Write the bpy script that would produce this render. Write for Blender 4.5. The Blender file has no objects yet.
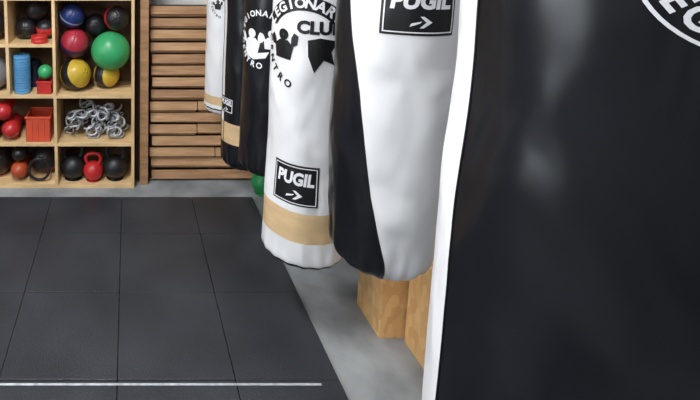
import bpy, bmesh, math, random
from mathutils import Vector, Matrix, noise
random.seed(7)
S=bpy.context.scene
COL=S.collection
R=math.radians

# ------------------------------------------------------------ materials
def srgb(c):
    out=[]
    for v in c:
        v=v/255.0
        out.append(v/12.92 if v<=0.04045 else ((v+0.055)/1.055)**2.4)
    return (*out,1.0)
def mat(name,c,rough=0.5,metal=0.0,var=0.12,scale=8.0,bump=0.0,bscale=30.0,stretch=(1,1,1),c2=None,spec=0.5,coat=0.0):
    m=bpy.data.materials.new(name); m.use_nodes=True
    nt=m.node_tree; N=nt.nodes; L=nt.links
    b=N['Principled BSDF']
    b.inputs['Roughness'].default_value=rough
    b.inputs['Metallic'].default_value=metal
    b.inputs['Specular IOR Level'].default_value=spec
    b.inputs['Coat Weight'].default_value=coat
    tc=N.new('ShaderNodeTexCoord'); mp=N.new('ShaderNodeMapping')
    mp.inputs['Scale'].default_value=stretch
    L.new(tc.outputs['Object'],mp.inputs['Vector'])
    nz=N.new('ShaderNodeTexNoise'); nz.inputs['Scale'].default_value=scale; nz.inputs['Detail'].default_value=5
    L.new(mp.outputs['Vector'],nz.inputs['Vector'])
    rp=N.new('ShaderNodeValToRGB')
    base=srgb(c)
    if c2 is None:
        a=tuple(v*(1-var) for v in base[:3])+(1,); d=tuple(min(1,v*(1+var)) for v in base[:3])+(1,)
    else: a=srgb(c2); d=base
    rp.color_ramp.elements[0].position=0.35; rp.color_ramp.elements[0].color=a
    rp.color_ramp.elements[1].position=0.65; rp.color_ramp.elements[1].color=d
    L.new(nz.outputs['Fac'],rp.inputs['Fac']); L.new(rp.outputs['Color'],b.inputs['Base Color'])
    if bump>0:
        n2=N.new('ShaderNodeTexNoise'); n2.inputs['Scale'].default_value=bscale; n2.inputs['Detail'].default_value=2
        L.new(mp.outputs['Vector'],n2.inputs['Vector'])
        bp=N.new('ShaderNodeBump'); bp.inputs['Strength'].default_value=bump; bp.inputs['Distance'].default_value=0.02
        L.new(n2.outputs['Fac'],bp.inputs['Height']); L.new(bp.outputs['Normal'],b.inputs['Normal'])
    return m
def vinyl(name,c,rough,var,crease,soft,spec=.5):
    """padded vinyl: broad dents plus sharp directional creases"""
    m=mat(name,c,rough,var=var,scale=3,spec=spec); nt=m.node_tree; N=nt.nodes; L=nt.links; b=N['Principled BSDF']
    tc=N.new('ShaderNodeTexCoord')
    mp=N.new('ShaderNodeMapping'); mp.inputs['Rotation'].default_value=(.5,.35,0); mp.inputs['Scale'].default_value=(1,1,.55)
    L.new(tc.outputs['Object'],mp.inputs['Vector'])
    n1=N.new('ShaderNodeTexNoise'); n1.inputs['Scale'].default_value=6; n1.inputs['Detail'].default_value=1.5; n1.inputs['Distortion'].default_value=.6
    L.new(mp.outputs['Vector'],n1.inputs['Vector'])
    n2=N.new('ShaderNodeTexNoise'); n2.noise_type='RIDGED_MULTIFRACTAL'; n2.inputs['Scale'].default_value=4.5; n2.inputs['Detail'].default_value=2; n2.inputs['Distortion'].default_value=.8
    L.new(mp.outputs['Vector'],n2.inputs['Vector'])
    b1=N.new('ShaderNodeBump'); b1.inputs['Strength'].default_value=soft; b1.inputs['Distance'].default_value=.06
    b2=N.new('ShaderNodeBump'); b2.inputs['Strength'].default_value=crease; b2.inputs['Distance'].default_value=.02
    L.new(n1.outputs['Fac'],b1.inputs['Height']); L.new(n2.outputs['Fac'],b2.inputs['Height'])
    L.new(b1.outputs['Normal'],b2.inputs['Normal']); L.new(b2.outputs['Normal'],b.inputs['Normal'])
    return m
def osb_mat(name,c,c2,scale=28):
    m=bpy.data.materials.new(name); m.use_nodes=True
    nt=m.node_tree; N=nt.nodes; L=nt.links; b=N['Principled BSDF']; b.inputs['Roughness'].default_value=0.6
    tc=N.new('ShaderNodeTexCoord'); mp=N.new('ShaderNodeMapping'); mp.inputs['Scale'].default_value=(1,1,0.45); mp.inputs['Rotation'].default_value=(.4,.2,.3)
    L.new(tc.outputs['Object'],mp.inputs['Vector'])
    v=N.new('ShaderNodeTexVoronoi'); v.inputs['Scale'].default_value=scale
    L.new(mp.outputs['Vector'],v.inputs['Vector'])
    sp=N.new('ShaderNodeSeparateColor'); L.new(v.outputs['Color'],sp.inputs['Color'])
    rp=N.new('ShaderNodeValToRGB'); rp.color_ramp.elements[0].color=srgb(c2); rp.color_ramp.elements[1].color=srgb(c)
    L.new(sp.outputs['Red'],rp.inputs['Fac']); L.new(rp.outputs['Color'],b.inputs['Base Color'])
    bp=N.new('ShaderNodeBump'); bp.inputs['Strength'].default_value=0.15; bp.inputs['Distance'].default_value=0.01
    L.new(sp.outputs['Green'],bp.inputs['Height']); L.new(bp.outputs['Normal'],b.inputs['Normal'])
    return m
def band_mat(name,c1,c2,lo,hi,rough=0.4):
    m=mat(name,c1,rough,bump=0.1,bscale=60)
    nt=m.node_tree; N=nt.nodes; L=nt.links; b=N['Principled BSDF']
    src=b.inputs['Base Color'].links[0].from_socket
    tc=N.new('ShaderNodeTexCoord'); sx=N.new('ShaderNodeSeparateXYZ'); L.new(tc.outputs['Object'],sx.inputs[0])
    g=N.new('ShaderNodeMath'); g.operation='GREATER_THAN'; g.inputs[1].default_value=lo; L.new(sx.outputs['Z'],g.inputs[0])
    l=N.new('ShaderNodeMath'); l.operation='LESS_THAN'; l.inputs[1].default_value=hi; L.new(sx.outputs['Z'],l.inputs[0])
    mu=N.new('ShaderNodeMath'); mu.operation='MULTIPLY'; L.new(g.outputs[0],mu.inputs[0]); L.new(l.outputs[0],mu.inputs[1])
    mx=N.new('ShaderNodeMix'); mx.data_type='RGBA'
    L.new(mu.outputs[0],mx.inputs['Factor']); L.new(src,mx.inputs['A']); mx.inputs['B'].default_value=srgb(c2)
    L.new(mx.outputs['Result'],b.inputs['Base Color'])
    return m

M_white=vinyl('bag_white_vinyl',(224,224,226),0.28,.03,.45,.42)
M_black=vinyl('bag_black_vinyl',(15,17,22),0.30,.25,.5,.34,.5)
M_tan=mat('bag_tan_band',(206,176,134),0.5,var=0.07,scale=10,stretch=(1,1,3))
M_pw=mat('print_white',(228,228,232),0.45,var=0.02)
M_pb=mat('print_black',(18,18,20),0.45,var=0.1)
M_steel=mat('steel',(150,150,155),0.3,1.0)
M_shelf=mat('shelf_wood',(214,182,134),0.55,var=0.14,scale=6,stretch=(1,6,1),bump=0.1)
M_shelfback=mat('shelf_back',(100,76,54),0.7,var=0.2,scale=5)
M_slat=mat('slat_wood',(192,152,112),0.6,c2=(164,124,86),scale=5,stretch=(0.8,6,8),bump=0.2)
M_slat2=mat('slat_wood_dark',(176,136,98),0.6,c2=(146,108,74),scale=5,stretch=(0.8,6,8),bump=0.2)
M_slatshade=mat('slat_backing_shade',(66,46,32),0.8,var=0.2)  # backing wood darkened to paint the shadow in the slat gaps
M_mat=mat('rubber_black',(56,59,65),0.33,c2=(44,47,52),scale=2.5,bump=0.2,bscale=140)
M_conc=mat('concrete',(150,154,156),0.5,c2=(116,120,123),scale=4.0,bump=0.12,bscale=30)
M_wall=mat('wall_paint',(226,226,224),0.8,var=0.03,scale=2)
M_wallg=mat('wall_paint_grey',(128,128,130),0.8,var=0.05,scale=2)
M_ceil=mat('ceiling_paint',(150,150,152),0.8,var=0.03,scale=2)
M_tape=mat('white_tape',(172,175,180),0.6,var=0.25,scale=30)
M_osb=osb_mat('osb_board',(222,180,124),(198,152,98),40)
M_dark=mat('dark_gap',(20,20,22),0.8)

# ------------------------------------------------------------ mesh helpers
def obj_from_bm(name,bm,mats,parent=None,smooth=False,loc=(0,0,0),rot=(0,0,0)):
    me=bpy.data.meshes.new(name); bmesh.ops.recalc_face_normals(bm,faces=bm.faces); bm.to_mesh(me); bm.free()
    for m in (mats if isinstance(mats,(list,tuple)) else [mats]): me.materials.append(m)
    if smooth:
        for p in me.polygons: p.use_smooth=True
    o=bpy.data.objects.new(name,me); COL.objects.link(o); o.location=loc; o.rotation_euler=rot
    if parent: o.parent=parent
    return o
def empty(name,loc=(0,0,0),rot=(0,0,0)):
    e=bpy.data.objects.new(name,None); COL.objects.link(e); e.location=loc; e.rotation_euler=rot; e.empty_display_size=0.1
    return e
def merge(bm,t):
    me=bpy.data.meshes.new('t'); t.to_mesh(me); t.free(); bm.from_mesh(me); bpy.data.meshes.remove(me)
def add_box(bm,x0,x1,y0,y1,z0,z1,bev=0.0,mi=0,rot=None):
    t=bmesh.new(); bmesh.ops.create_cube(t,size=1)
    bmesh.ops.scale(t,vec=(x1-x0,y1-y0,z1-z0),verts=t.verts)
    if bev>0: bmesh.ops.bevel(t,geom=t.edges[:],offset=bev,segments=2,profile=0.6,affect='EDGES')
    if rot: bmesh.ops.rotate(t,cent=(0,0,0),matrix=rot,verts=t.verts)
    bmesh.ops.translate(t,vec=((x0+x1)/2,(y0+y1)/2,(z0+z1)/2),verts=t.verts)
    for f in t.faces: f.material_index=mi
    merge(bm,t)
def box(name,x0,x1,y0,y1,z0,z1,m,bev=0.0,parent=None):
    bm=bmesh.new(); add_box(bm,x0,x1,y0,y1,z0,z1,bev); return obj_from_bm(name,bm,m,parent)
def lathe(bm,prof,seg=48,mi=0,cx=0,cy=0):
    rings=[]
    for r,z in prof:
        rings.append([bm.verts.new((cx+r*math.cos(2*math.pi*i/seg),cy+r*math.sin(2*math.pi*i/seg),z)) for i in range(seg)])
    for a,b in zip(rings,rings[1:]):
        for i in range(seg):
            f=bm.faces.new((a[i],a[(i+1)%seg],b[(i+1)%seg],b[i])); f.material_index=mi
    for ring in (rings[0],rings[-1]):
        f=bm.faces.new(ring); f.material_index=mi
def tube(bm,pts,r,seg=10,closed=False,mi=0):
    n=len(pts); pts=[Vector(p) for p in pts]; rings=[]
    prev=None
    for i,p in enumerate(pts):
        if closed: t=(pts[(i+1)%n]-pts[i-1]).normalized()
        else: t=(pts[min(i+1,n-1)]-pts[max(i-1,0)]).normalized()
        if prev is None:
            a=t.orthogonal().normalized()
        else:
            a=(prev-t*prev.dot(t)); a=a.normalized() if a.length>1e-6 else t.orthogonal().normalized()
        prev=a; b=t.cross(a)
        rings.append([bm.verts.new(p+(a*math.cos(2*math.pi*k/seg)+b*math.sin(2*math.pi*k/seg))*r) for k in range(seg)])
    for i in range(n if closed else n-1):
        A=rings[i]; B=rings[(i+1)%n]
        for k in range(seg):
            f=bm.faces.new((A[k],A[(k+1)%seg],B[(k+1)%seg],B[k])); f.material_index=mi
    if not closed:
        bm.faces.new(rings[0]); bm.faces.new(rings[-1])

# ------------------------------------------------------------ room shell
X0,X1,Y0,Y1,ZC=-3.4,2.3,-3.0,3.78,3.1
box('floor',X0-.1,X1+.1,Y0-.1,Y1+.1,-0.1,0.0,M_conc)
box('wall_back',X0-.1,X1+.1,Y1,Y1+.1,0,ZC,M_wall)
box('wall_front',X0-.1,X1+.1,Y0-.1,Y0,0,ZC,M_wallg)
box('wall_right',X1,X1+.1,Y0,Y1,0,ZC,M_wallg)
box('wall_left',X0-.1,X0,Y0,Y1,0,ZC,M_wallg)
box('ceiling',X0-.1,X1+.1,Y0-.1,Y1+.1,ZC,ZC+.1,M_ceil)

# ------------------------------------------------------------ rubber mat (tiles)
bm=bmesh.new()
xs=[-3.0,-2.51,-2.02,-1.53,-1.035,-0.54,-0.045,0.45,0.885]
ys=[-0.7,-0.2,0.29,0.79,1.285,1.785,2.29,2.79,3.22]
g=0.0016
for i in range(len(xs)-1):
    for j in range(len(ys)-1):
        dz=random.uniform(-.001,.001)
        add_box(bm,xs[i]+g,xs[i+1]-g,ys[j]+g,ys[j+1]-g,0.0005,0.022+dz,0.0025)
obj_from_bm('rubber_floor_mat',bm,M_mat)
box('floor_tape',-2.6,0.80,1.758,1.768,0.0232,0.0246,M_tape,0.0004)

# ------------------------------------------------------------ shelf unit
SF,SB=3.38,3.74
bm=bmesh.new()
T=0.011
XR,XD,XL,XLL=0.035,-0.53,-0.865,-1.75
for z in (0.011,0.338,0.704): add_box(bm,XLL,XR,SF,SB,z-T,z+T,0.001)
for z in (1.42,1.78,2.1): add_box(bm,XLL,XR,SF,SB,z-T,z+T,0.001)
add_box(bm,XLL,XD-T,SF,SB,1.082-T,1.082+T,0.001)
for x in (XR,XD,XLL): add_box(bm,x-T,x+T,SF-.002,SB,0,2.111,0.001)
add_box(bm,XL-T,XL+T,SF-.001,SB,0.704+T,2.111,0.001)
add_box(bm,XLL,XR,SB,SB+.01,0,2.111,0,mi=1)
obj_from_bm('storage_shelf',bm,[M_shelf,M_shelfback])

bm=bmesh.new()
add_box(bm,0.05,0.085,3.50,3.74,0,2.2,0.002,mi=1)  # dark strip standing in for the shadow line beside the post
add_box(bm,0.088,0.150,3.43,3.74,0,2.2,0.003)
obj_from_bm('post_with_shade_strip',bm,[M_slat2,M_slatshade])

# slatted timber stack: long overlapping boards with a ledge under each
bm=bmesh.new()
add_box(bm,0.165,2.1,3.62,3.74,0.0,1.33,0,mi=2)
z=0.012
while z<1.28:
    h=random.uniform(0.060,0.068)
    split=random.random()<.45
    cut=random.choice((.52,.6,.66,1.2))
    segs=[(.158,cut),(cut,2.08)] if split else [(.158+random.uniform(0,.02),2.08)]
    for a,b in segs:
        yo=random.uniform(-.012,.012)
        m=Matrix.Rotation(R(-20+random.uniform(-5,5)),3,'X') @ Matrix.Rotation(R(random.uniform(-.45,.35)),3,'Y')
        add_box(bm,a+.003,b-.003,3.488+yo,3.506+yo,z+.012,z+.012+h,0.003,mi=random.choice((0,0,1)),rot=m)
        add_box(bm,a+.01,b-.01,3.50+yo,3.60,z-.004,z+.010,0.002,mi=random.choice((0,1)),rot=Matrix.Rotation(R(random.uniform(-.3,.3)),3,'Y'))
    z+=0.0905
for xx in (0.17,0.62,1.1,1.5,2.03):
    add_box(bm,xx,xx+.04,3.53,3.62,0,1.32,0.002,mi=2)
obj_from_bm('timber_slat_stack',bm,[M_slat,M_slat2,M_slatshade])

# ------------------------------------------------------------ shelf contents
def ball(name,x,y,z,r,m,rot=(0,0,0),groove=True):
    bm=bmesh.new(); bmesh.ops.create_uvsphere(bm,u_segments=48,v_segments=32,radius=r)
    if groove:
        for v in bm.verts:
            n=v.co.normalized(); d=min(abs(n.x),abs(n.y))
            k=max(0,1-d/0.06); v.co=n*(r-0.025*r*k)
    lathe(bm,[(r*0.16,r*0.985),(r*0.15,r*1.005),(r*0.05,r*1.006),(r*0.04,r*0.99)],20)
    return obj_from_bm(name,bm,m,smooth=True,loc=(x,y,z),rot=rot)
yb=band_mat('ball_yellow_black',(196,164,50),(25,24,26),-.036,.042)
rb=band_mat('ball_red_black',(164,42,58),(60,34,70),-.03,.035)
kb=mat('ball_black',(28,28,32),0.4); bb=band_mat('ball_navy',(28,46,100),(150,160,190),-.006,.008)
gb=mat('ball_green',(54,156,96),0.38,var=.08); rr=mat('ball_red',(188,44,42),0.45)
kr=band_mat('ball_black_red',(30,28,32),(176,44,44),-.02,.03)
ob=band_mat('ball_black_orange',(34,28,28),(206,96,44),-.03,.03)
F=0.715
ball('medicine_ball',-0.395,3.52,F+.120,.118,yb,(R(60),R(40),R(30)))
ball('medicine_ball',-0.165,3.575,F+.102,.10,yb,(R(80),R(-70),R(60)))
ball('medicine_ball',-0.130,3.52,F+.298,.145,gb,(.4,.3,0),False)
ball('medicine_ball',-0.400,3.54,F+.352,.110,rb,(R(40),R(15),0))
ball('medicine_ball',-0.245,3.62,F+.480,.085,kb,(R(75),0,0))
ball('medicine_ball',-0.415,3.54,F+.560,.094,bb,(R(30),R(25),0))
ball('medicine_ball',-0.085,3.54,F+.545,.095,kr,(R(70),R(60),0))
ball('medicine_ball',-0.765,3.58,1.094+.08,.08,kb,(R(80),0,0))
ball('medicine_ball',-0.622,3.59,1.094+.074,.074,kr,(R(20),0,0))
ball('medicine_ball',-0.690,3.60,1.094+.220,.085,kb,(R(80),0,0))
def disc(name,x,y,z,r,h,m):
    bm=bmesh.new()
    lathe(bm,[(r*.3,0),(r*.96,0),(r,h*.2),(r,h*.8),(r*.96,h),(r*.55,h),(r*.5,h*.85),(r*.3,h*.85)],36)
    return obj_from_bm(name,bm,m,smooth=False,loc=(x,y,z))
for k in range(2): disc('weight_plate',-0.645,3.445,1.094+.027*k,.06,.026,rr)
bm=bmesh.new(); prof=[(.03,0),(.058,0)]
for i in range(14):
    zz=.008+i*.0195; prof+= [(.062,zz),(.062,zz+.013),(.056,zz+.0135),(.056,zz+.019)]
prof+=[(.058,.285),(.03,.285),(.03,.27)]
lathe(bm,prof,32); obj_from_bm('foam_roller',bm,mat('foam_blue',(86,148,192),.6),smooth=False,loc=(-0.780,3.46,F+.001))
bm=bmesh.new(); prof=[(.03,0),(.05,0)]
for i in range(10):
    zz=.008+i*.0195; prof+= [(.052,zz),(.052,zz+.013),(.047,zz+.0135),(.047,zz+.019)]
prof+=[(.05,.205),(.02,.205)]
lathe(bm,prof,32); obj_from_bm('foam_roller',bm,mat('foam_navy',(30,40,70),.6),smooth=False,loc=(-0.730,3.62,F+.001))
def bin_(name,x0,x1,y0,y1,z0,z1,m):
    bm=bmesh.new(); t=.006
    add_box(bm,x0,x1,y0,y1,z0,z0+t,.002)
    add_box(bm,x0,x0+t,y0,y1,z0,z1,.002); add_box(bm,x1-t,x1,y0,y1,z0,z1,.002)
    add_box(bm,x0,x1,y0,y0+t,z0,z1,.002); add_box(bm,x0,x1,y1-t,y1,z0,z1,.002)
    add_box(bm,x0-.006,x1+.006,y0-.006,y0+.008,z1-.014,z1+.002,.003)
    add_box(bm,x0-.006,x1+.006,y1-.008,y1+.006,z1-.014,z1+.002,.003)
    for k in range(3):
        xx=x0+(x1-x0)*(k+1)/4; add_box(bm,xx-.004,xx+.004,y0-.004,y0,z0,z1-.02,.001)
    return obj_from_bm(name,bm,m)
bin_('plastic_bin',-.665,-.56,3.41,3.53,F+.001,F+.095,mat('bin_red',(184,48,44),.4))
ball('massage_ball',-0.612,3.47,F+.152,.054,gb,(0,0,0),False)
bin_('plastic_bin',-.755,-.575,3.41,3.62,.3505,.3505+.19,mat('bin_orange',(200,78,54),.4))

def glove(x,y,z,s,m,rot):
    bm=bmesh.new()
    def ell(c,r,rx=0,ry=0):
        t=bmesh.new(); bmesh.ops.create_uvsphere(t,u_segments=24,v_segments=16,radius=1)
        bmesh.ops.scale(t,vec=r,verts=t.verts)
        bmesh.ops.rotate(t,cent=(0,0,0),matrix=Matrix.Rotation(rx,3,'X')@Matrix.Rotation(ry,3,'Y'),verts=t.verts)
        bmesh.ops.translate(t,vec=c,verts=t.verts); merge(bm,t)
    ell((0,0,.10),(.062,.060,.068)); ell((0,.0,.035),(.050,.042,.065)); ell((0,-.03,.085),(.052,.04,.045))
    ell((-.052,-.028,.06),(.021,.024,.052),0,R(12))
    lathe(bm,[(.043,-.075),(.049,-.07),(.047,-.02),(.04,.02)],24)
    bmesh.ops.scale(bm,vec=(s,s,s),verts=bm.verts)
    o=obj_from_bm('boxing_glove',bm,m,smooth=True,loc=(x,y,z),rot=rot)
    md=o.modifiers.new('fuse','REMESH'); md.mode='VOXEL'; md.voxel_size=.004; md.use_smooth_shade=True
    sm=o.modifiers.new('soft','SMOOTH'); sm.iterations=4
    return o
gr=mat('glove_red',(184,42,44),.35); gk=mat('glove_black',(26,25,28),.35)
Z3=.3505
glove(-.875,3.56,Z3+.083,1.1,gr,(R(90),0,0))
glove(-1.02,3.56,Z3+.083,1.1,gk,(R(90),0,0))
glove(-.93,3.56,Z3+.222,1.1,gr,(R(90),0,0))
ball('medicine_ball',-1.02,3.56,.0225+.122,.12,ob,(R(50),R(40),0))
glove(-.825,3.57,.0225+.083,1.05,mat('glove_brown',(176,74,40),.4),(R(90),0,0))
glove(-.825,3.57,.0225+.208,.95,gk,(R(90),0,0))
ball('medicine_ball',-0.655,3.60,.0225+.112,.11,kr,(R(70),R(-30),0))
bm=bmesh.new()
tube(bm,[(-.67+.075*math.cos(a),3.435+.006*math.sin(3*a),.0225+.098+.085*math.sin(a)) for a in [2*math.pi*i/40 for i in range(40)]],.011,8,True)
obj_from_bm('resistance_band',bm,mat('band_black',(24,22,22),.5),smooth=True)
ball('medicine_ball',-1.02,3.53,F+.13,.13,mat('ball_grey',(120,122,128),.5),(R(60),0,0))
ball('medicine_ball',-1.03,3.53,1.095+.12,.12,kb,(R(60),0,0))

bm=bmesh.new()
random.seed(11)
for k in range(60):
    cx=random.uniform(-.46,-.04); cy=random.uniform(3.45,3.64)
    hmax=.21*(1-abs((cx+.25)/.27)**2.5)
    cz=.3495+.03+random.uniform(0,max(.03,hmax))
    rx=random.uniform(.03,.055); rz=random.uniform(.02,.045)
    e=Matrix.Rotation(random.uniform(0,3.1),3,'Z')@Matrix.Rotation(random.uniform(-1.2,1.2),3,'X')
    pts=[]
    for i in range(22):
        a=2*math.pi*i/22
        p=Vector((rx*math.cos(a),.012*math.sin(2*a),rz*math.sin(a)))
        p=e@p
        pts.append((min(max(cx+p.x,-.505),.01),cy+p.y,max(.359,cz+p.z)))
    tube(bm,pts,.0078,7,True)
obj_from_bm('chain_pile',bm,mat('chain_grey',(176,180,186),.4,.2,var=.3,scale=20),smooth=True)

def kettlebell(x,y,z,s,m,rotz=0):
    bm=bmesh.new()
    prof=[(.055,0),(.062,.003)]
    for i in range(3,22):
        a=-math.pi/2+math.pi*i/24
        prof.append((.088*math.cos(a),.085+.085*math.sin(a)))
    prof.append((.02,.168)); 
    lathe(bm,prof,36)
    pts=[(-.045,0,.145),(-.062,0,.175),(-.066,0,.205),(-.05,0,.232),(-.02,0,.243),(.02,0,.243),(.05,0,.232),(.066,0,.205),(.062,0,.175),(.045,0,.145)]
    fine=[]
    for a,b in zip(pts,pts[1:]):
        for t in (0,.5): fine.append(tuple(a[i]*(1-t)+b[i]*t for i in range(3)))
    fine.append(pts[-1])
    tube(bm,fine,.0155,12)
    bmesh.ops.scale(bm,vec=(s,s,s),verts=bm.verts)
    return obj_from_bm('kettlebell',bm,m,smooth=True,loc=(x,y,z),rot=(0,0,rotz))
kblk=mat('kettle_black',(26,26,28),.45); kred=mat('kettle_red',(186,38,40),.4); kgrn=mat('kettle_green',(30,140,78),.45)
kettlebell(-.42,3.50,.0225,1.08,kblk,.2)
kettlebell(-.265,3.47,.0225,.86,kred,0)
kettlebell(-.100,3.50,.0225,1.06,kblk,-.2)
kettlebell(.985,3.31,.0,1.0,kgrn,.3)

# ------------------------------------------------------------ plyo boxes
def plyo(name,x0,x1,y0,y1,z1):
    e=bmesh.new(); t=.018
    add_box(e,x0,x1,y0,y0+t,0,z1,.0015); add_box(e,x0,x1,y1-t,y1,0,z1,.0015)
    add_box(e,x0,x0+t,y0+t,y1-t,0,z1,.0015); add_box(e,x1-t,x1,y0+t,y1-t,0,z1,.0015)
    add_box(e,x0+t,x1-t,y0+t,y1-t,z1-t,z1-.0005,.0015)
    for yy in (y0-.0006,y1+.0006):
        cx=(x0+x1)/2; add_box(e,cx-.06,cx+.06,yy-.0006,yy+.0006,z1-.13,z1-.095,.0,mi=1)
    return obj_from_bm(name,e,[M_osb,M_dark])
plyo('plyometric_box',1.170,1.70,2.02,2.24,.42)
plyo('plyometric_box',1.280,1.80,1.50,2.005,.46)

# ------------------------------------------------------------ punching bags
class Bag:
    def __init__(s,x,y,r,z0,z1,taper=0.0,twist=None,seed=0,amp=.004,rb=.06,tz=.5,fine=.35):
        s.x,s.y,s.r,s.z0,s.z1,s.taper,s.seed,s.amp,s.rb,s.tz,s.fine=x,y,r,z0,z1,taper,seed,amp,rb,tz,fine
        s.twist=twist or (lambda z:0.0)
        s.root=empty('punching_bag',(x,y,0),(0,0,-math.atan2(x,y)))
    def rad(s,phi,z):
        r=s.r
        if s.taper:
            t=max(0,min(1,(s.z0+s.tz-z)/s.tz)); r*=1-s.taper*t*t
        r+=r*.010*math.sin(z*7+s.seed)
        nv=noise.noise(Vector((math.cos(phi)*1.4+s.seed*3.1,math.sin(phi)*1.4,z*4)))
        nw=noise.noise(Vector((math.cos(phi)*3+s.seed,math.sin(phi)*3,z*12)))
        r+=s.amp*nv+s.amp*s.fine*nw
        cr=max(0,1-(z-s.z0)/.18)
        r+=.003*cr*math.sin(phi*17+2*noise.noise(Vector((phi,s.seed,z*6))))
        for t in (z-s.z0,s.z1-z):
            if t<s.rb:
                t=max(0,t); r-=s.rb-math.sqrt(max(0,s.rb**2-(s.rb-t)**2))
        return r
    def P(s,phi,z,off=0.0):
        r=s.rad(phi,z)+off
        return Vector((r*math.sin(phi),-r*math.cos(phi),z))
    def body(s,whites,bands):
        cuts=sorted(set([round(a,2) for w in whites for a in w])) or [-180,180]
        ph=[-180+360*i/120 for i in range(120)]
        for c in cuts:
            cc=((c+180)%360)-180
            k=min(range(len(ph)),key=lambda i:abs(ph[i]-cc)); ph[k]=cc
        ph=sorted(ph)
        zs=[s.z0+s.rb*(1-math.cos(math.pi/2*i/8)) for i in range(9)]
        n=int((s.z1-s.z0-2*s.rb)/.018)
        zs+=[s.z0+s.rb+(s.z1-s.z0-2*s.rb)*i/n for i in range(1,n+1)]
        zs+=[s.z1-s.rb*(1-math.cos(math.pi/2*(8-i)/8)) for i in range(1,9)]
        for b in bands:
            for q in b[:2]:
                k=min(range(len(zs)),key=lambda i:abs(zs[i]-q)); 
                if 0<k<len(zs)-1: zs[k]=q
        zs=sorted(zs)
        bm=bmesh.new(); rings=[]
        for z in zs:
            tw=R(s.twist(z))
            rings.append([bm.verts.new(s.P(R(p)+tw,z)) for p in ph])
        m=len(ph)
        for j in range(len(zs)-1):
            zm=(zs[j]+zs[j+1])/2
            for i in range(m):
                a=ph[i]; b=ph[(i+1)%m]; 
                if b<a: b+=360
                pm=(a+b)/2
                mi=1
                for w in whites:
                    if w[0]<=pm<=w[1] or w[0]<=pm-360<=w[1] or w[0]<=pm+360<=w[1]: mi=0
                for bd in bands:
                    if bd[0]<=zm<=bd[1]: mi=bd[2]
                f=bm.faces.new((rings[j][i],rings[j][(i+1)%m],rings[j+1][(i+1)%m],rings[j+1][i])); f.material_index=mi
        f=bm.faces.new(rings[0]); f.material_index=1
        f=bm.faces.new(rings[-1]); f.material_index=1
        o=obj_from_bm('bag_body',bm,[M_white,M_black,M_tan],s.root,True)
        if whites!=[(-180,180)] and whites:
            bm=bmesh.new()
            for w in whites:
                for c in w:
                    tube(bm,[s.P(R(c+s.twist(z)),z,.0004) for z in zs[6:-6]],.0022,6)
            obj_from_bm('seam_welt',bm,M_black,s.root,True)
        bm=bmesh.new(); zt=s.z1; top=min(zt+.22,2.45)
        for k in range(4):
            a=k*math.pi/2+.5; rr_=s.r-.05
            tube(bm,[(rr_*math.cos(a),rr_*math.sin(a),zt-.004),(rr_*.6*math.cos(a),rr_*.6*math.sin(a),zt+.1),(0,0,top)],.008,8)
        z=top
        k=0
        while z<2.70:
            pts=[]
            for i in range(14):
                a=2*math.pi*i/14; u=.011*math.cos(a); w=.022*math.sin(a)
                pts.append((u if k%2 else 0,0 if k%2 else u,z+.018+w))
            tube(bm,pts,.004,6,True); z+=.034; k+=1
        obj_from_bm('hanging_chain',bm,M_steel,s.root,True)
        return o
    def put(s,bm2,name,m,phi0,z0,off):
        for v in bm2.verts:
            v.co=s.P(R(phi0)+v.co.x/s.r, z0+v.co.y, off)
        return obj_from_bm(name,bm2,m,s.root)
def g_rect(bm,x0,x1,y0,y1,n=16,k=6):
    V=[[bm.verts.new((x0+(x1-x0)*i/n,y0+(y1-y0)*j/k,0)) for j in range(k+1)] for i in range(n+1)]
    for i in range(n):
        for j in range(k): bm.faces.new((V[i][j],V[i+1][j],V[i+1][j+1],V[i][j+1]))
def g_ann(bm,r0,r1,a0=0,a1=360,n=60,k=3,cx=0,cy=0):
    V=[]
    for i in range(n+1):
        a=R(a0+(a1-a0)*i/n)
        V.append([bm.verts.new((cx+(r0+(r1-r0)*j/k)*math.cos(a),cy+(r0+(r1-r0)*j/k)*math.sin(a),0)) for j in range(k+1)])
    for i in range(n):
        for j in range(k): bm.faces.new((V[i][j],V[i+1][j],V[i+1][j+1],V[i][j+1]))
def g_poly(bm,pts):
    t=bmesh.new(); t.faces.new([t.verts.new((x,y,0)) for x,y in pts])
    bmesh.ops.triangulate(t,faces=t.faces[:])
    bmesh.ops.subdivide_edges(t,edges=t.edges[:],cuts=2,use_grid_fill=True)
    merge(bm,t)
def g_text(bm,txt,size,xf,sx=1.0,shear=0.0,bold=.02):
    c=bpy.data.curves.new('t','FONT'); c.body=txt; c.size=size; c.align_x='CENTER'; c.align_y='CENTER'; c.offset=bold*size
    c.resolution_u=3; c.shear=shear
    o=bpy.data.objects.new('t',c); COL.objects.link(o)
    dg=bpy.context.evaluated_depsgraph_get(); dg.update()
    me=bpy.data.meshes.new_from_object(o.evaluated_get(dg))
    t=bmesh.new(); t.from_mesh(me)
    for v in t.verts: v.co.z=0
    bmesh.ops.remove_doubles(t,verts=t.verts,dist=1e-5)
    bmesh.ops.triangulate(t,faces=t.faces[:])
    long=[e for e in t.edges if e.calc_length()>size*.3]
    if long: bmesh.ops.subdivide_edges(t,edges=long,cuts=2)
    bmesh.ops.triangulate(t,faces=t.faces[:])
    for v in t.verts:
        x,y=xf(v.co.x*sx,v.co.y); v.co=(x,y,0)
    merge(bm,t)
    bpy.data.objects.remove(o); bpy.data.curves.remove(c); bpy.data.meshes.remove(me)
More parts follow.
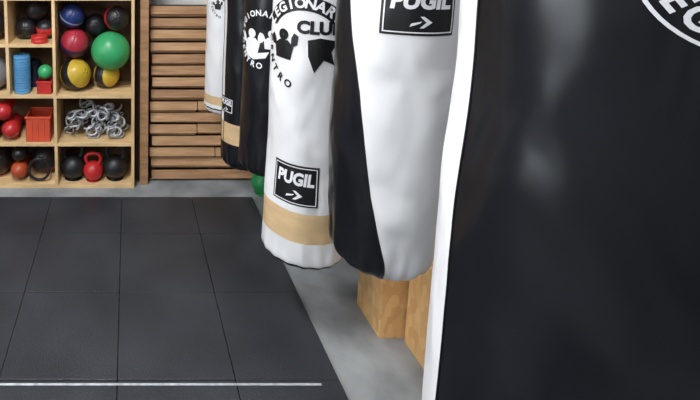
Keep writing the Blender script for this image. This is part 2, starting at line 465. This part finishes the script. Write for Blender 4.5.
def arc_text(bm,txt,size,rad,amid,step,inward=False,sx=1.0,bold=.02):
    n=len(txt)
    for i,ch in enumerate(txt):
        if ch==' ': continue
        if not inward: a=R(amid+step*((n-1)/2-i)); rot=a-math.pi/2
        else: a=R(amid-step*((n-1)/2-i)); rot=a+math.pi/2
        cx,cy=rad*math.cos(a),rad*math.sin(a); ca,sa=math.cos(rot),math.sin(rot)
        g_text(bm,ch,size,lambda x,y:(cx+x*ca-y*sa,cy+x*sa+y*ca),sx=sx,bold=bold)
def maker_label(b,phi,z,w,h):
    bm=bmesh.new(); g_rect(bm,-w/2,w/2,-h/2,h/2); b.put(bm,'label_patch',M_pb,phi,z,.002)
    bm=bmesh.new(); t=.004; q=.008
    g_rect(bm,-w/2+q,w/2-q,h/2-q-t,h/2-q,16,1); g_rect(bm,-w/2+q,w/2-q,-h/2+q,-h/2+q+t,16,1)
    g_rect(bm,-w/2+q,-w/2+q+t,-h/2+q,h/2-q,1,6); g_rect(bm,w/2-q-t,w/2-q,-h/2+q,h/2-q,1,6)
    s=h*.42
    g_text(bm,'PUGIL',s,lambda x,y:(x,y+h*.15),sx=w*.80/(s*2.75),shear=0.12,bold=.045)
    c=h*.1; yy=-h*.24
    g_poly(bm,[(-c*.2,yy+c*1.1),(c*.5,yy+c*1.1),(c*2.0,yy),(c*.5,yy-c*1.1),(-c*.2,yy-c*1.1),(c*.9,yy)])
    g_poly(bm,[(-c*1.9,yy-c*.9),(-c*.2,yy-c*.2),(c*.2,yy+.2*c),(-c*1.6,yy-.2*c)])
    b.put(bm,'label_print',M_pw,phi,z,.0042)
def figure(bm,cx,cy,k):
    g_ann(bm,0.002,.13*k,0,360,24,2,cx,cy+.22*k)
    g_poly(bm,[(cx-.22*k,cy-.32*k),(cx-.26*k,cy-.02*k),(cx-.1*k,cy+.1*k),(cx+.12*k,cy+.1*k),(cx+.26*k,cy-.04*k),(cx+.2*k,cy-.34*k)])
    g_poly(bm,[(cx+.2*k,cy-.06*k),(cx+.34*k,cy+.02*k),(cx+.36*k,cy+.22*k),(cx+.26*k,cy+.28*k),(cx+.2*k,cy+.16*k)])
    g_poly(bm,[(cx-.2*k,cy-.06*k),(cx-.36*k,cy-.04*k),(cx-.42*k,cy+.14*k),(cx-.32*k,cy+.22*k),(cx-.24*k,cy+.1*k)])
def emblem(b,phi,z,Rr,dark,band=True):
    ink,inv=(M_pb,M_pw) if dark else (M_pw,M_pb)
    bm=bmesh.new()
    if band: g_ann(bm,Rr*.70,Rr*.98,8,150)
    else:
        arc_text(bm,'LEGIONARIOS',Rr*.26,Rr*.84,95,15,False,bold=.03)
        arc_text(bm,'CENTRO',Rr*.26,Rr*.84,230,16,True,bold=.03)
    if not band:
        figure(bm,-.30*Rr,-.08*Rr,1.15*Rr)
        g_poly(bm,[(-.62*Rr,-.34*Rr),(-.2*Rr,-.46*Rr),(.3*Rr,-.36*Rr),(.2*Rr,-.56*Rr),(-.2*Rr,-.66*Rr),(-.5*Rr,-.56*Rr)])
        figure(bm,.36*Rr,.02*Rr,.9*Rr)
    else:
        figure(bm,-.40*Rr,-.02*Rr,.9*Rr)
        g_text(bm,'CLUB',Rr*.34,lambda x,y:(x+Rr*.30,y+Rr*.36),sx=1.0,bold=.05)
        g_poly(bm,[(.10*Rr,.12*Rr),(.32*Rr,.18*Rr),(.66*Rr,.12*Rr),(.54*Rr,-.10*Rr),(.62*Rr,-.36*Rr),(.40*Rr,-.26*Rr),(.24*Rr,-.52*Rr),(.12*Rr,-.20*Rr)])
        arc_text(bm,'CENTRO',Rr*.22,Rr*.86,215,15,True,bold=.03)
    b.put(bm,'crest_print',ink,phi,z,.0025)
    if band:
        bm=bmesh.new(); arc_text(bm,'LEGIONARIOS',Rr*.27,Rr*.84,82,13.2,False,bold=.035); b.put(bm,'crest_lettering',inv,phi,z,.0048)

A=Bag(.669,3.215,.14,.66,2.15,seed=1); A.body([(-180,180)],[(.66,.675,1),(.74,.80,2),(.705,.715,1)])
emblem(A,-10,1.42,.1,True)
B=Bag(.739,2.905,.15,.43,2.15,seed=2); B.body([(-80,-60)],[(.60,.73,2),(.43,.60,1),(.675,.682,0)])
maker_label(B,-52,.84,.12,.10)
C=Bag(.785,2.565,.16,.57,2.15,seed=3); C.body([],[])
emblem(C,-24,1.33,.165,False,False)
D=Bag(.833,2.15,.175,.365,2.15,seed=4,taper=-.05,tz=.5,rb=.05,amp=.006); D.body([(-180,180)],[(.365,.395,1),(.505,.645,2)])
maker_label(D,-13.5,.772,.205,.185)
emblem(D,-12,1.40,.215,True)
pts=[(.62,9),(.75,7),(.85,-1),(.99,-11),(1.34,-28),(1.5,-40),(1.66,-48),(2.2,-55)]
def tw(z):
    if z<=pts[0][0]: return pts[0][1]+28
    for (a,p),(b,q) in zip(pts,pts[1:]):
        if z<=b: return p+(q-p)*(z-a)/(b-a)+28
    return pts[-1][1]+28
E=Bag(.936,1.665,.192,.66,2.15,taper=.12,twist=tw,seed=5,rb=.08,tz=.45,amp=.008); E.body([(-28,130)],[(.66,.673,1)])
maker_label(E,20,1.635,.225,.165)
Fb=Bag(.865,.832,.24,.42,2.2,seed=6,amp=.007,fine=.15); Fb.body([(-120,-50)],[])
bm=bmesh.new(); rr0=.125
g_ann(bm,rr0*1.06,rr0*1.1); g_ann(bm,rr0*.66,rr0*.69)
arc_text(bm,'FIGHT CLUB',rr0*.34,rr0*.87,90,15,False); arc_text(bm,'LEGIONARIOS',rr0*.36,rr0*.87,285,17,True,bold=.03)
figure(bm,0,0,.14)
Fb.put(bm,'crest_print',M_pw,32,1.84,.003)

bm=bmesh.new()
add_box(bm,.55,1.15,-.5,3.7,2.69,2.70,0.001); add_box(bm,.80,.815,-.5,3.7,2.70,2.80,0.001); add_box(bm,.55,1.15,-.5,3.7,2.80,2.81,0.001)
for yy in (-.3,1.2,2.3,3.5): add_box(bm,.78,.84,yy-.03,yy+.03,2.81,ZC,0.002)
obj_from_bm('steel_beam',bm,mat('beam_paint',(70,72,76),.5))

# ------------------------------------------------------------ lighting : unseen ceiling panels, added to light the room
ML=bpy.data.materials.new('added_lamp_diffuser'); ML.use_nodes=True
b=ML.node_tree.nodes['Principled BSDF']; b.inputs['Emission Color'].default_value=(.97,.985,1,1); b.inputs['Emission Strength'].default_value=6
MH=mat('lamp_housing',(210,210,212),.4)
def added_lamp(x,y,sx,sy,power):
    e=empty('added_ceiling_light',(x,y,ZC))
    bm=bmesh.new(); add_box(bm,-sx/2,sx/2,-sy/2,sy/2,-.05,0,.004); obj_from_bm('housing',bm,MH,e)
    bm=bmesh.new(); add_box(bm,-sx/2+.02,sx/2-.02,-sy/2+.02,sy/2-.02,-.056,-.05,0); obj_from_bm('diffuser',bm,ML,e)
    l=bpy.data.lights.new('tube','AREA'); l.shape='RECTANGLE'; l.size=sx; l.size_y=sy; l.energy=power; l.color=(.97,.985,1)
    o=bpy.data.objects.new('tube',l); COL.objects.link(o); o.parent=e; o.location=(0,0,-.065)
added_lamp(-.7,1.6,.4,1.4,78)
added_lamp(-.7,-1.0,.4,1.4,48)
added_lamp(1.75,1.2,.3,1.4,17)
added_lamp(-2.5,.8,.4,1.4,40)
e=empty('added_window_1',(X0,-.4,1.6))  # unseen window with glowing pane, added as daylight from the left
bm=bmesh.new()
for (a,b2,c,d) in ((-1.25,1.25,-.75,-.68),(-1.25,1.25,.68,.75),(-1.25,-1.18,-.75,.75),(1.18,1.25,-.75,.75),(-.03,.03,-.75,.75)):
    add_box(bm,0,.05,a,b2,c,d,.004)
obj_from_bm('frame',bm,MH,e)
MG=bpy.data.materials.new('added_daylight_pane'); MG.use_nodes=True
b=MG.node_tree.nodes['Principled BSDF']; b.inputs['Emission Color'].default_value=(.88,.94,1,1); b.inputs['Emission Strength'].default_value=6
bm=bmesh.new(); add_box(bm,.005,.012,-1.18,1.18,-.68,.68); obj_from_bm('pane',bm,MG,e)

w=bpy.data.worlds.new('World'); S.world=w; w.use_nodes=True
w.node_tree.nodes['Background'].inputs[0].default_value=(.8,.88,1,1); w.node_tree.nodes['Background'].inputs[1].default_value=.5
S.view_settings.view_transform='Standard'
S.view_settings.exposure=0.0

cd=bpy.data.cameras.new('camera'); cam=bpy.data.objects.new('camera',cd); COL.objects.link(cam)
cam.location=(0,0,1.86); cam.rotation_euler=(R(82),0,0)
cd.sensor_width=36; cd.lens=484/700*36; cd.shift_x=.317; cd.shift_y=-.28; cd.clip_start=.02
S.camera=cam
